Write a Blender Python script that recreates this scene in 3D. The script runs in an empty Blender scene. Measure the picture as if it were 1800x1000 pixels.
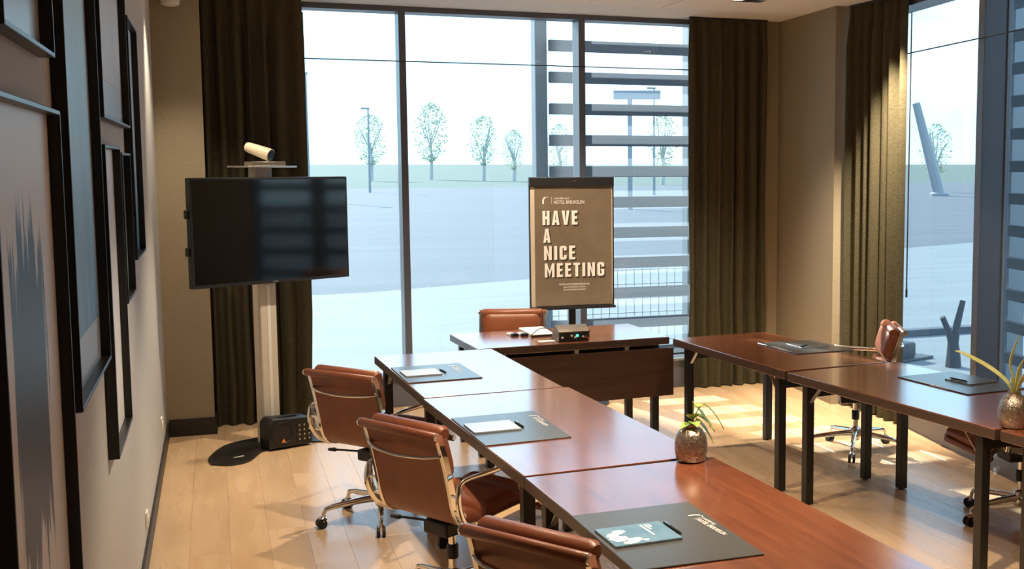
import bpy, bmesh, math, random
from mathutils import Vector, Matrix
random.seed(7)
PI = math.pi
C = bpy.context.scene.collection
scn = bpy.context.scene

# ------------------------------------------------------------------ camera
cam = bpy.data.cameras.new('camera'); camo = bpy.data.objects.new('camera', cam); C.objects.link(camo)
camo.location = (0, 0, 1.92)
camo.rotation_euler = (math.radians(90 - 5.765), 0, math.radians(-21.09))
cam.sensor_width = 36; cam.lens = 42.0; cam.shift_x = -289 / 1800; cam.clip_start = .05; cam.clip_end = 5000
scn.camera = camo

# ------------------------------------------------------------------ world / sky
w = bpy.data.worlds.new('sky'); scn.world = w; w.use_nodes = True
nt = w.node_tree; nt.nodes.clear()
def N(t, **k):
    n = nt.nodes.new(t)
    for a, b in k.items(): setattr(n, a, b)
    return n
out = N('ShaderNodeOutputWorld'); bg = N('ShaderNodeBackground'); bg.inputs[1].default_value = 2.8
tc = N('ShaderNodeTexCoord'); sep = N('ShaderNodeSeparateXYZ'); ramp = N('ShaderNodeValToRGB')
ramp.color_ramp.elements[0].position = 0; ramp.color_ramp.elements[0].color = (.56, .86, 1, 1)
ramp.color_ramp.elements[1].position = .7; ramp.color_ramp.elements[1].color = (.22, .46, .86, 1)
mp = N('ShaderNodeMapping'); mp.inputs['Scale'].default_value = (3.2, 3.2, 9)
noi = N('ShaderNodeTexNoise'); noi.inputs['Scale'].default_value = 1.3; noi.inputs['Detail'].default_value = 4
cr = N('ShaderNodeValToRGB'); cr.color_ramp.elements[0].position = .42; cr.color_ramp.elements[1].position = .66
mix = N('ShaderNodeMixRGB'); mix.inputs[2].default_value = (.80, .93, 1.0, 1)
L = nt.links.new
L(tc.outputs['Generated'], sep.inputs[0]); L(sep.outputs[2], ramp.inputs[0]); L(tc.outputs['Generated'], mp.inputs[0])
L(mp.outputs[0], noi.inputs[0]); L(noi.outputs[0], cr.inputs[0]); L(cr.outputs[0], mix.inputs[0]); L(ramp.outputs[0], mix.inputs[1])
L(mix.outputs[0], bg.inputs[0]); L(bg.outputs[0], out.inputs[0])

# ------------------------------------------------------------------ sun
sd = bpy.data.lights.new('sun', 'SUN'); sd.energy = 15.0; sd.angle = math.radians(.6); sd.color = (1, .95, .86)
so = bpy.data.objects.new('sun', sd); C.objects.link(so)
EL = math.radians(30.3)
sdir = Vector((.24 * math.cos(EL) / .9993, -.97 * math.cos(EL) / .9993, -math.sin(EL)))
so.rotation_euler = sdir.to_track_quat('-Z', 'Y').to_euler(); so.location = (0, 30, 20)

# ------------------------------------------------------------------ exposure
vs = scn.view_settings
vs.view_transform = 'Standard'; vs.look = 'None'; vs.gamma = 1; vs.use_curve_mapping = False; vs.exposure = 0.0
LAMP = .85   # strength of the room's ceiling lamps

# ================================================================== materials
MATS = {}
def new_mat(name):
    m = bpy.data.materials.new(name); m.use_nodes = True; m.node_tree.nodes.clear()
    MATS[name] = m; return m, m.node_tree
def node(t, typ, **k):
    n = t.nodes.new(typ)
    for a, b in k.items():
        if a.startswith('i_'): n.inputs[a[2:].replace('_', ' ')].default_value = b
        else: setattr(n, a, b)
    return n
def c4(c): return (c[0], c[1], c[2], 1)
def principled(name, col, rough=.5, metal=0., col2=None, scale=(8, 8, 8), detail=4, bump=0., bscale=60, spec=.5,
               coat=0., rnd=0., lo=.35, hi=.65, sheen=0., rough2=None, dist=0.):
    """plain / two-tone noise material with optional fine relief"""
    m, t = new_mat(name)
    o = node(t, 'ShaderNodeOutputMaterial'); b = node(t, 'ShaderNodeBsdfPrincipled')
    b.inputs['Roughness'].default_value = rough; b.inputs['Metallic'].default_value = metal
    b.inputs['Specular IOR Level'].default_value = spec; b.inputs['Base Color'].default_value = c4(col)
    if coat: b.inputs['Coat Weight'].default_value = coat; b.inputs['Coat Roughness'].default_value = .15; b.inputs['Coat IOR'].default_value = 1.9
    if sheen: b.inputs['Sheen Weight'].default_value = sheen
    t.links.new(b.outputs[0], o.inputs[0])
    tcn = node(t, 'ShaderNodeTexCoord'); vec = tcn.outputs['Object']
    if rnd:
        oi = node(t, 'ShaderNodeObjectInfo'); ml = node(t, 'ShaderNodeMath', operation='MULTIPLY'); ml.inputs[1].default_value = 37.
        va = node(t, 'ShaderNodeVectorMath', operation='ADD')
        t.links.new(oi.outputs['Random'], ml.inputs[0]); t.links.new(vec, va.inputs[0]); t.links.new(ml.outputs[0], va.inputs[1]); vec = va.outputs[0]
    if col2:
        mpn = node(t, 'ShaderNodeMapping'); mpn.inputs['Scale'].default_value = scale
        nn = node(t, 'ShaderNodeTexNoise'); nn.inputs['Scale'].default_value = 1; nn.inputs['Detail'].default_value = detail; nn.inputs['Distortion'].default_value = dist
        rr = node(t, 'ShaderNodeValToRGB'); rr.color_ramp.elements[0].position = lo; rr.color_ramp.elements[1].position = hi
        rr.color_ramp.elements[0].color = c4(col); rr.color_ramp.elements[1].color = c4(col2)
        t.links.new(vec, mpn.inputs[0]); t.links.new(mpn.outputs[0], nn.inputs[0]); t.links.new(nn.outputs[0], rr.inputs[0])
        src = rr.outputs[0]
        if rnd:
            hs = node(t, 'ShaderNodeHueSaturation'); mr = node(t, 'ShaderNodeMapRange')
            mr.inputs['To Min'].default_value = 1 - rnd; mr.inputs['To Max'].default_value = 1 + rnd
            t.links.new(oi.outputs['Random'], mr.inputs[0]); t.links.new(mr.outputs[0], hs.inputs['Value']); t.links.new(src, hs.inputs['Color']); src = hs.outputs[0]
        t.links.new(src, b.inputs['Base Color'])
        if rough2 is not None:
            mr2 = node(t, 'ShaderNodeMapRange'); mr2.inputs['From Min'].default_value = lo; mr2.inputs['From Max'].default_value = hi
            mr2.inputs['To Min'].default_value = rough; mr2.inputs['To Max'].default_value = rough2
            t.links.new(nn.outputs[0], mr2.inputs[0]); t.links.new(mr2.outputs[0], b.inputs['Roughness'])
    if bump:
        bn = node(t, 'ShaderNodeTexNoise'); bn.inputs['Scale'].default_value = bscale; bn.inputs['Detail'].default_value = 3
        bp = node(t, 'ShaderNodeBump'); bp.inputs['Strength'].default_value = bump; bp.inputs['Distance'].default_value = .004
        t.links.new(vec, bn.inputs[0]); t.links.new(bn.outputs[0], bp.inputs['Height']); t.links.new(bp.outputs[0], b.inputs['Normal'])
    return m
def emit(name, col, s):
    m, t = new_mat(name); o = node(t, 'ShaderNodeOutputMaterial'); e = node(t, 'ShaderNodeEmission')
    e.inputs[0].default_value = c4(col); e.inputs[1].default_value = s; t.links.new(e.outputs[0], o.inputs[0]); return m

M = MATS
principled('oak', (.56, .37, .21), .22, col2=(.66, .46, .28), scale=(9, 1.1, 4), detail=5, rnd=.05, bump=.04, bscale=40, lo=.3, hi=.7, rough2=.32)
principled('veneer', (.17, .048, .022), .22, col2=(.30, .090, .036), scale=(38, 3.2, 10), detail=4, lo=.25, hi=.8, rnd=.05, spec=.6, coat=1.)
principled('veneer_x', (.17, .048, .022), .22, col2=(.30, .090, .036), scale=(3.2, 38, 10), detail=4, lo=.25, hi=.8, spec=.6, coat=1.)
principled('edge_band', (.072, .042, .030), .35)
principled('panel_brown', (.055, .024, .014), .45, col2=(.08, .034, .018), scale=(3, 30, 30))
principled('leather', (.185, .052, .020), .38, col2=(.235, .068, .026), scale=(6, 6, 6), bump=.22, bscale=160, spec=.5)
principled('leather_bright', (.46, .135, .04), .42, bump=.2, bscale=160)
principled('chrome', (.82, .80, .77), .09, metal=1.)
principled('steel', (.56, .54, .50), .3, metal=1.)
principled('black_metal', (.014, .013, .012), .38)
principled('black_plastic', (.012, .012, .013), .45, bump=.1, bscale=300)
principled('rubber', (.01, .01, .01), .6)
principled('tv_screen', (.004, .0045, .005), .07, spec=.5)
principled('curtain', (.052, .045, .027), .95, col2=(.086, .074, .045), scale=(40, 40, 300), sheen=.0, spec=.05)
principled('wallpaper', (.50, .495, .49), .7, col2=(.54, .535, .525), scale=(60, 60, 60), bump=.12, bscale=180)
principled('wall_tan', (.30, .245, .165), .8, col2=(.33, .27, .185), scale=(60, 60, 60), bump=.12, bscale=180)
principled('plaster', (.72, .69, .65), .8)
principled('ceiling_tile', (.78, .72, .66), .85, bump=.1, bscale=200)
principled('baseboard_black', (.016, .014, .012), .45)
principled('frame_alu', (.10, .105, .13), .34, spec=.7)
principled('picture_black', (.010, .009, .008), .34)
principled('mat_grey', (.08, .08, .078), .26, bump=.06, bscale=220)
principled('paper', (.46, .50, .56), .28)
principled('print_white', (.92, .86, .80), .6)
principled('print_dark', (.03, .022, .015), .7)
principled('poster', (.160, .118, .076), .75, col2=(.180, .133, .086), scale=(9, 9, 9))
principled('poster_edge', (.62, .52, .40), .7)
principled('white_plastic', (.78, .76, .72), .4)
principled('cream_plastic', (.72, .63, .46), .4)
principled('bronze', (.30, .235, .185), .30, metal=.9, col2=(.50, .41, .33), scale=(70, 70, 70), bump=1.0, bscale=110)
principled('leaf', (.26, .40, .05), .4, col2=(.40, .52, .12), scale=(30, 30, 30))
principled('leaf_pale', (.50, .50, .16), .45, col2=(.62, .60, .28), scale=(30, 30, 30))
principled('stem', (.20, .24, .06), .5)
principled('pillar_paint', (.60, .55, .46), .4)
principled('box_metal', (.16, .13, .10), .45, metal=.3)
principled('orange', (.9, .25, .02), .5)
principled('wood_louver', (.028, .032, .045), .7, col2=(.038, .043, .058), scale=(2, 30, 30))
principled('galv', (.24, .26, .28), .5, metal=.3)
principled('paving', (.125, .148, .158), .85, col2=(.155, .18, .19), scale=(.35, 2.0, .5))
principled('asphalt', (.046, .058, .074), .9, col2=(.062, .076, .094), scale=(.08, .8, .3))
principled('grass', (.05, .085, .06), .95, col2=(.042, .07, .052), scale=(.05, .2, .1))
principled('bark', (.035, .035, .04), .9)
principled('bark_pale', (.45, .45, .42), .9)  # far trunks lightened likewise, for distance haze
principled('concrete', (.34, .34, .33), .85)
emit('led_green', (.05, 1, .35), 4)
emit('lamp_glow', (1, .80, .55), 30)

def glass_mat(name, veil=.04):
    m, t = new_mat(name); o = node(t, 'ShaderNodeOutputMaterial')
    tr = node(t, 'ShaderNodeBsdfTransparent'); tr.inputs[0].default_value = (.88, .95, .98, 1)
    gl = node(t, 'ShaderNodeBsdfGlossy'); gl.inputs['Roughness'].default_value = .02
    lw = node(t, 'ShaderNodeLayerWeight'); lw.inputs[0].default_value = .5
    pw = node(t, 'ShaderNodeMath', operation='POWER'); pw.inputs[1].default_value = 4.5; t.links.new(lw.outputs['Facing'], pw.inputs[0])
    fr = node(t, 'ShaderNodeMath', operation='MULTIPLY_ADD'); fr.inputs[1].default_value = .9; fr.inputs[2].default_value = .035; t.links.new(pw.outputs[0], fr.inputs[0])
    mx = node(t, 'ShaderNodeMixShader'); t.links.new(fr.outputs[0], mx.inputs[0]); t.links.new(tr.outputs[0], mx.inputs[1]); t.links.new(gl.outputs[0], mx.inputs[2])
    tl = node(t, 'ShaderNodeBsdfTranslucent'); tl.inputs[0].default_value = (.72, .86, 1, 1)
    # translucent veil standing in for haze, with the screen's fine horizontal streaks
    tcn = node(t, 'ShaderNodeTexCoord'); mpn = node(t, 'ShaderNodeMapping'); mpn.inputs['Scale'].default_value = (.6, .6, 26)
    nn = node(t, 'ShaderNodeTexNoise'); nn.inputs['Scale'].default_value = 1.; nn.inputs['Detail'].default_value = 4
    mr = node(t, 'ShaderNodeMapRange'); mr.inputs['To Min'].default_value = veil * .75; mr.inputs['To Max'].default_value = veil * 1.25
    t.links.new(tcn.outputs['Object'], mpn.inputs[0]); t.links.new(mpn.outputs[0], nn.inputs[0]); t.links.new(nn.outputs[0], mr.inputs[0])
    m2 = node(t, 'ShaderNodeMixShader'); t.links.new(mr.outputs[0], m2.inputs[0]); t.links.new(mx.outputs[0], m2.inputs[1]); t.links.new(tl.outputs[0], m2.inputs[2])
    t.links.new(m2.outputs[0], o.inputs[0]); return m
glass_mat('glass')

def art_mat(name, top, bottom, accent, kind):
    """prints for the framed pictures: painted in the picture's own (generated) coordinates"""
    m, t = new_mat(name); o = node(t, 'ShaderNodeOutputMaterial'); b = node(t, 'ShaderNodeBsdfPrincipled')
    b.inputs['Roughness'].default_value = .4; b.inputs['Specular IOR Level'].default_value = .22
    t.links.new(b.outputs[0], o.inputs[0])
    tcn = node(t, 'ShaderNodeTexCoord'); sp = node(t, 'ShaderNodeSeparateXYZ'); t.links.new(tcn.outputs['Generated'], sp.inputs[0])
    mpn = node(t, 'ShaderNodeMapping'); mpn.inputs['Scale'].default_value = (1, 5, 2) if kind != 'stroke' else (1, 14, 1.3)
    nn = node(t, 'ShaderNodeTexNoise'); nn.inputs['Scale'].default_value = 1.6; nn.inputs['Detail'].default_value = 6; nn.inputs['Distortion'].default_value = .8
    t.links.new(tcn.outputs['Generated'], mpn.inputs[0]); t.links.new(mpn.outputs[0], nn.inputs[0])
    add = node(t, 'ShaderNodeMath', operation='MULTIPLY_ADD'); add.inputs[1].default_value = .55; t.links.new(nn.outputs[0], add.inputs[0]); t.links.new(sp.outputs[2], add.inputs[2])
    rr = node(t, 'ShaderNodeValToRGB'); rr.color_ramp.elements[0].position = .2; rr.color_ramp.elements[1].position = 1.1
    rr.color_ramp.elements[0].color = c4(bottom); rr.color_ramp.elements[1].color = c4(top)
    e = rr.color_ramp.elements.new(.55); e.color = c4(accent if kind == 'blue' else [(a + b2) / 2 for a, b2 in zip(top, bottom)])
    t.links.new(add.outputs[0], rr.inputs[0]); src = rr.outputs[0]
    if kind in ('stroke', 'smudge'):
        # a vertical brush stroke with frayed ends
        def mth(op, a, bb=None, cl=False):
            n = node(t, 'ShaderNodeMath', operation=op); n.use_clamp = cl
            for i, v in enumerate((a, bb)):
                if v is None: continue
                if isinstance(v, (int, float)): n.inputs[i].default_value = v
                else: t.links.new(v, n.inputs[i])
            return n.outputs[0]
        cy, hw, z0, z1 = (.52, .27, .26, .82) if kind == 'stroke' else (.45, .12, .2, .7)
        wob = mth('MULTIPLY', mth('SUBTRACT', nn.outputs[0], .5), .35)
        dy = mth('ABSOLUTE', mth('SUBTRACT', sp.outputs[1], cy))
        inside_y = mth('MULTIPLY', mth('SUBTRACT', mth('ADD', wob, hw), dy), 30., True)
        zz = mth('ADD', sp.outputs[2], mth('MULTIPLY', wob, 1.6))
        inside_z = mth('MULTIPLY', mth('MULTIPLY', mth('SUBTRACT', zz, z0), 30., True), mth('MULTIPLY', mth('SUBTRACT', z1, zz), 30., True))
        mask = mth('MULTIPLY', inside_y, inside_z)
        mxr = node(t, 'ShaderNodeMixRGB'); mxr.inputs[2].default_value = c4(accent); t.links.new(mask, mxr.inputs[0]); t.links.new(src, mxr.inputs[1]); src = mxr.outputs[0]
    t.links.new(src, b.inputs['Base Color']); return m
art_mat('art_stroke', (.78, .76, .78), (.86, .80, .74), (.030, .042, .065), 'stroke')
art_mat('art_pale', (.72, .76, .82), (.74, .73, .72), (.22, .27, .36), 'smudge')
art_mat('art_blue', (.46, .74, .98), (.10, .26, .46), (.28, .56, .86), 'blue')
art_mat('art_mist', (.62, .72, .86), (.50, .46, .42), (.60, .66, .76), 'blue')
art_mat('art_dusk', (.48, .66, .84), (.08, .18, .28), (.24, .42, .60), 'blue')
art_mat('art_dark', (.18, .28, .38), (.08, .12, .16), (.30, .42, .52), 'blue')
m, t = new_mat('foliage'); o_ = node(t, 'ShaderNodeOutputMaterial'); d_ = node(t, 'ShaderNodeBsdfDiffuse'); d_.inputs[0].default_value = (.30, .36, .26, 1)  # leaf tones kept pale to stand in for distance haze
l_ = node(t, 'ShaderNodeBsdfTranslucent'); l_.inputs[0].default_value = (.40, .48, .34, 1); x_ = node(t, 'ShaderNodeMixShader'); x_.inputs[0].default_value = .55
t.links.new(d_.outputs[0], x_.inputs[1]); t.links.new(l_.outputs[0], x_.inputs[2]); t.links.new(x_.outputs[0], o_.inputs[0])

# ================================================================== mesh helpers
class MB:
    def __init__(s): s.v = []; s.f = []
    def add(s, vs, fs):
        o = len(s.v); s.v += [tuple(x) for x in vs]; s.f += [tuple(i + o for i in f) for f in fs]; return s
    def box(s, x0, x1, y0, y1, z0, z1):
        return s.add([(x0, y0, z0), (x1, y0, z0), (x1, y1, z0), (x0, y1, z0), (x0, y0, z1), (x1, y0, z1), (x1, y1, z1), (x0, y1, z1)],
                     [(3, 2, 1, 0), (4, 5, 6, 7), (0, 1, 5, 4), (1, 2, 6, 5), (2, 3, 7, 6), (3, 0, 4, 7)])
    def obox(s, c, size, mat):
        a, b, d = size[0] / 2, size[1] / 2, size[2] / 2
        P = [(-a, -b, -d), (a, -b, -d), (a, b, -d), (-a, b, -d), (-a, -b, d), (a, -b, d), (a, b, d), (-a, b, d)]
        return s.add([Vector(c) + mat @ Vector(p) for p in P], [(3, 2, 1, 0), (4, 5, 6, 7), (0, 1, 5, 4), (1, 2, 6, 5), (2, 3, 7, 6), (3, 0, 4, 7)])
    def bar(s, p, q, wd, ht, up=(0, 0, 1)):
        p, q = Vector(p), Vector(q); d = (q - p); l = d.length; d.normalize(); up = Vector(up)
        if abs(d.dot(up)) > .98: up = Vector((0, 1, 0))
        x = d.cross(up).normalized(); z = x.cross(d)
        return s.obox((p + q) / 2, (wd, l, ht), Matrix((x, d, z)).transposed())
    def prism(s, poly, z0, z1):
        n = len(poly); a = sum(poly[i][0] * poly[(i + 1) % n][1] - poly[(i + 1) % n][0] * poly[i][1] for i in range(n))
        if a < 0: poly = poly[::-1]
        vs = [(x, y, z0) for x, y in poly] + [(x, y, z1) for x, y in poly]
        return s.add(vs, [tuple(range(n))[::-1], tuple(range(n, 2 * n))] + [(i, (i + 1) % n, n + (i + 1) % n, n + i) for i in range(n)])
    def tube(s, path, r, n=8, closed=False, sx=1., sy=1., up=(0, 0, 1)):
        """sweep an ellipse (radius r or list of radii) along a path"""
        path = [Vector(p) for p in path]; m = len(path); rs = r if isinstance(r, (list, tuple)) else [r] * m
        vs = []; px = None
        for i, p in enumerate(path):
            a = path[(i - 1) % m] if (closed or i) else p; b = path[(i + 1) % m] if (closed or i < m - 1) else p
            d = (b - a).normalized()
            if px is None:
                u = Vector(up)
                if abs(d.dot(u)) > .97: u = Vector((1, 0, 0))
                px = d.cross(u).normalized()
            px = (px - d * px.dot(d)).normalized(); py = px.cross(d)
            for k in range(n):
                t = 2 * PI * k / n; vs.append(p + px * math.cos(t) * rs[i] * sx + py * math.sin(t) * rs[i] * sy)
        fs = []
        for i in range(m if closed else m - 1):
            j = (i + 1) % m
            for k in range(n):
                k2 = (k + 1) % n; fs.append((i * n + k, i * n + k2, j * n + k2, j * n + k))
        if not closed: fs += [tuple(range(n))[::-1], tuple(range((m - 1) * n, m * n))]
        return s.add(vs, fs)
    def lathe(s, prof, n=20, c=(0, 0, 0), mat=None):
        vs = []; m = len(prof)
        for r, z in prof:
            for k in range(n):
                t = 2 * PI * k / n; p = Vector((r * math.cos(t), r * math.sin(t), z))
                if mat: p = mat @ p
                vs.append(p + Vector(c))
        fs = [(i * n + k, i * n + (k + 1) % n, (i + 1) * n + (k + 1) % n, (i + 1) * n + k) for i in range(m - 1) for k in range(n)]
        fs += [tuple(range(n))[::-1], tuple(range((m - 1) * n, m * n))]
        return s.add(vs, fs)
    def cyl(s, p, q, r, n=14, r2=None):
        return s.tube([p, q], [r, r if r2 is None else r2], n)
    def mesh(s, name, mat, bevel=0., seg=2, smooth=True, angle=35):
        me = bpy.data.meshes.new(name); me.from_pydata(s.v, [], s.f); me.update()
        bm = bmesh.new(); bm.from_mesh(me)
        bmesh.ops.recalc_face_normals(bm, faces=bm.faces)
        if bevel:
            es = [e for e in bm.edges if len(e.link_faces) == 2 and e.calc_face_angle(0) > math.radians(30)]
            bmesh.ops.bevel(bm, geom=es, offset=bevel, segments=seg, affect='EDGES', profile=.5, clamp_overlap=True)
        bm.to_mesh(me); bm.free()
        if smooth:
            me.polygons.foreach_set('use_smooth', [True] * len(me.polygons)); me.set_sharp_from_angle(angle=math.radians(min(angle, 20) if bevel else angle))
        me.materials.append(M[mat]); return me
def put(name, me, parent=None, loc=(0, 0, 0), rot=(0, 0, 0)):
    o = bpy.data.objects.new(name, me); C.objects.link(o); o.location = loc; o.rotation_euler = rot
    if parent is not None: o.parent = parent
    return o
def part(name, mb, mat, parent=None, bevel=0., seg=2, loc=(0, 0, 0), rot=(0, 0, 0), angle=35, label=None):
    o = put(name, mb.mesh(name, mat, bevel, seg, True, angle), parent, loc, rot)
    if label: o['label'] = label
    return o
def tag(o, label, cat, group=None, kind=None):
    o['label'] = label; o['category'] = cat
    if group: o['group'] = group
    if kind: o['kind'] = kind
    return o
def thing(name, label, cat, loc=(0, 0, 0), rz=0, group=None, kind=None):
    o = bpy.data.objects.new(name, None); C.objects.link(o); o.location = loc; o.rotation_euler = (0, 0, rz); o.empty_display_size = .1
    return tag(o, label, cat, group, kind)
def copy_tree(o, parent=None):
    c = o.copy(); C.objects.link(c); c.parent = parent
    for ch in list(o.children): copy_tree(ch, c)
    return c
def catmull(pts, k=6):
    pts = [Vector(p) for p in pts]; out = []
    for i in range(len(pts) - 1):
        p0 = pts[max(i - 1, 0)]; p1 = pts[i]; p2 = pts[i + 1]; p3 = pts[min(i + 2, len(pts) - 1)]
        for j in range(k):
            t = j / k; out.append(.5 * ((2 * p1) + (p2 - p0) * t + (2 * p0 - 5 * p1 + 4 * p2 - p3) * t * t + (3 * p1 - p0 - 3 * p2 + p3) * t ** 3))
    return out + [pts[-1]]
def rrect(x0, x1, y0, y1, r, n=4):
    P = []
    for cx, cy, a in ((x1 - r, y1 - r, 0), (x0 + r, y1 - r, PI / 2), (x0 + r, y0 + r, PI), (x1 - r, y0 + r, 3 * PI / 2)):
        for k in range(n + 1): P.append((cx + r * math.cos(a + k * PI / 2 / n), cy + r * math.sin(a + k * PI / 2 / n)))
    return P
def text_part(body, mat, parent, x, z, wd, ht, y=0., flat=False, bold=0., name='lettering'):
    """flat lettering fitted to a box of width wd and height ht whose lower left corner is (x, z)"""
    cu = bpy.data.curves.new('lettering', 'FONT'); cu.body = body; cu.size = 1; cu.offset = bold; cu.resolution_u = 3
    t = bpy.data.objects.new('lettering_source', cu); C.objects.link(t)
    bpy.context.view_layer.update()
    dg = bpy.context.evaluated_depsgraph_get(); me = bpy.data.meshes.new_from_object(t.evaluated_get(dg)); bpy.data.objects.remove(t)
    xs = [v.co.x for v in me.vertices]; ys = [v.co.y for v in me.vertices]
    x0, x1, y0, y1 = min(xs), max(xs), min(ys), max(ys)
    for v in me.vertices:
        u = x + (v.co.x - x0) / (x1 - x0) * wd; q = z + (v.co.y - y0) / (y1 - y0) * ht
        v.co = (u, q, y) if flat else (u, y, q)
    me.materials.clear(); me.materials.append(M[mat]); me.name = name
    return put(name, me, parent)

# ================================================================== room shell
XL, ZC = -.37, 3.14
RA = Vector((4.727, 7.495)); RU = Vector((.2, 1.502)).normalized(); RN = Vector((RU.y, -RU.x))     # right window wall: point, direction, outward normal
def rw(s, off=0.):                                   # point on the right wall line at Y = s, moved outward by off
    p = RA + RU * ((s - RA.y) / RU.y) + RN * off; return (p.x, p.y)
RZ = math.atan2(-RU.x, RU.y)                         # rotation that turns +Y into the wall's direction

# floor: base slab and single boards
fb = MB(); fb.prism([(XL - .1, -2.6), rw(-2.6, .1), rw(8.4, .1), (5.1, 9.8), (XL - .1, 9.8)], -.14, -.022)
floor = tag(part('floor', fb, 'oak'), 'light oak plank floor under the meeting tables', 'floor', kind='structure')
PW = .19
plank_meshes = {}
def plank(l):
    l = round(l, 2)
    if l not in plank_meshes: plank_meshes[l] = MB().box(-PW / 2 + .0003, PW / 2 - .0003, -l / 2 + .0003, l / 2 - .0003, -.022, 0).mesh('floor_board', 'oak', .0006, 1)
    return plank_meshes[l]
i = 0; x = XL + PW / 2
while x < 4.95:
    ystart = -2.5
    xr = x + PW / 2
    if xr > rw(-2.5)[0] + .1: ystart = RA.y + (xr - .12 - RA.x) / RU.x * RU.y
    y = max(-2.5, ystart); first = True
    while y < 9.74:
        l = 1.8 if not first else (.5 + .65 * (i * 3 % 5) / 2.)
        first = False
        if 9.76 - (y + l) < .35: l = 9.76 - y
        l = min(l, 9.76 - y)
        put('floor_board', plank(l), floor, (x, y + l / 2, 0)); y += round(l, 2)
    i += 1; x += PW

wl = MB(); wl.box(XL - .12, XL, -2.5, 9.79, -.14, ZC)
tag(part('wall_left', wl, 'wallpaper'), 'grey-beige papered wall hung with black picture frames', 'wall', kind='structure')
bl = MB(); bl.box(XL, XL + .014, -2.5, 9.02, 0, .10)
tag(part('baseboard_left', bl, 'baseboard_black', bevel=.002), 'dark skirting board along the picture wall', 'baseboard', kind='structure')
wb = MB(); wb.prism([(XL, 9.02), (-.055, 9.02), (-.055, 9.5), (.585, 9.5), (.585, 9.85), (XL, 9.85)], -.14, ZC)
tag(part('wall_back', wb, 'wall_tan'), 'tan wall pier between picture wall and left curtain', 'wall', kind='structure')
bb = MB(); bb.box(XL + .014, -.043, 9.004, 9.02, 0, .123).box(-.055, -.043, 9.02, 9.2, 0, .123)
tag(part('baseboard_back', bb, 'baseboard_black', bevel=.002), 'black skirting board at the foot of the tan pier', 'baseboard', kind='structure')
wr = MB(); wr.prism([(4.615, 9.5), (4.553, 8.36), rw(8.36, .22), (5.35, 9.85), (4.01, 9.85), (4.01, 9.5)], -.14, ZC)
tag(part('wall_right', wr, 'wall_tan'), 'tan corner wall between the two dark curtains', 'wall', kind='structure')
wf = MB(); wf.box(XL - .12, 4.2, -2.62, -2.5, -.14, ZC)
tag(part('wall_front', wf, 'wallpaper'), 'grey-beige wall behind the viewer', 'wall', kind='structure')
wr2 = MB(); wr2.prism([rw(-2.6), rw(5.82), rw(5.82, .25), rw(-2.6, .25)], -.14, ZC)
tag(part('wall_right', wr2, 'wall_tan'), 'tan wall beyond the right hand window', 'wall', kind='structure')

# ceiling: plaster slab with a field of tiles
cs = MB(); cs.prism([(XL - .12, -2.62), rw(-2.62, .3), rw(8.36, .3), (5.35, 9.85), (XL - .12, 9.85)], ZC, ZC + .15)
ceil = tag(part('ceiling', cs, 'plaster'), 'pale ceiling of square tiles with a plaster margin', 'ceiling', kind='structure')
tile = MB().box(-.297, .297, -.597, .597, ZC - .012, ZC).mesh('ceiling_tile', 'ceiling_tile', .003, 1)
for a in range(-6, 3):
    for b in range(9):
        xx = 3.3 + .6 * a + .3; yy = 8.87 - .6 - 1.2 * b
        if xx + .3 > rw(yy - .6)[0] - .02 or xx - .3 < XL: continue
        if abs(xx - 3.6) < .01 and b == 0: continue
        put('ceiling_tile', tile, ceil, (xx, yy, 0))
put('ceiling_tile', MB().box(-.297, .297, -.44, .597, ZC - .012, ZC).mesh('ceiling_tile', 'ceiling_tile', .003, 1), ceil, (3.6, 7.67 + .44, 0)) if False else None
vt = thing('ceiling_vent', 'slim slotted air vent in the ceiling near the right corner', 'vent', (3.6, 8.27, ZC))
vm = MB().box(-.297, .297, -.597, -.07, -.012, 0).box(-.297, .297, .07, .597, -.012, 0).box(-.297, .05, -.07, .07, -.012, 0).box(.29, .297, -.07, .07, -.012, 0)
part('vent_panel', vm, 'ceiling_tile', vt)
part('vent_slot', MB().box(.05, .29, -.07, .07, -.004, 0), 'black_metal', vt)
for k in range(4): part('slat', MB().box(.05, .29, -.062 + k * .036, -.050 + k * .036, -.011, -.003), 'steel', vt)

# ------------------------------------------------------------------ window in the back wall
Y0, Y1 = 9.60, 9.79
w1 = thing('window_1', 'wide back window with dark mullions facing the street', 'window', (0, 0, 0), kind='structure')
part('window_frame', MB().box(.585, 4.01, Y0, Y1, 3.098, ZC), 'frame_alu', w1, .004)
part('window_frame', MB().box(.585, 4.01, Y0 - .10, Y1, .0, .235), 'frame_alu', w1, .004)
part('window_sill', MB().box(.585, 4.01, Y0 - .13, Y0 + .02, .235, .258), 'galv', w1, .003)
for x0, x1 in ((.585, .660), (1.382, 1.436), (2.840, 2.896), (3.95, 4.01)):
    part('mullion', MB().box(x0, x1, Y0, Y1, .235, 3.098), 'frame_alu', w1, .003)
for x0, x1 in ((.66, 1.382), (1.436, 2.840), (2.896, 3.95)):
    part('window_pane', MB().box(x0, x1, Y1 - .02, Y1 - .016, .258, 3.098), 'glass', w1)
part('cross_rail', MB().cyl((.60, Y0 - .006, 2.717), (3.99, Y0 - .006, 2.717), .0045, 8), 'black_metal', w1)

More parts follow.
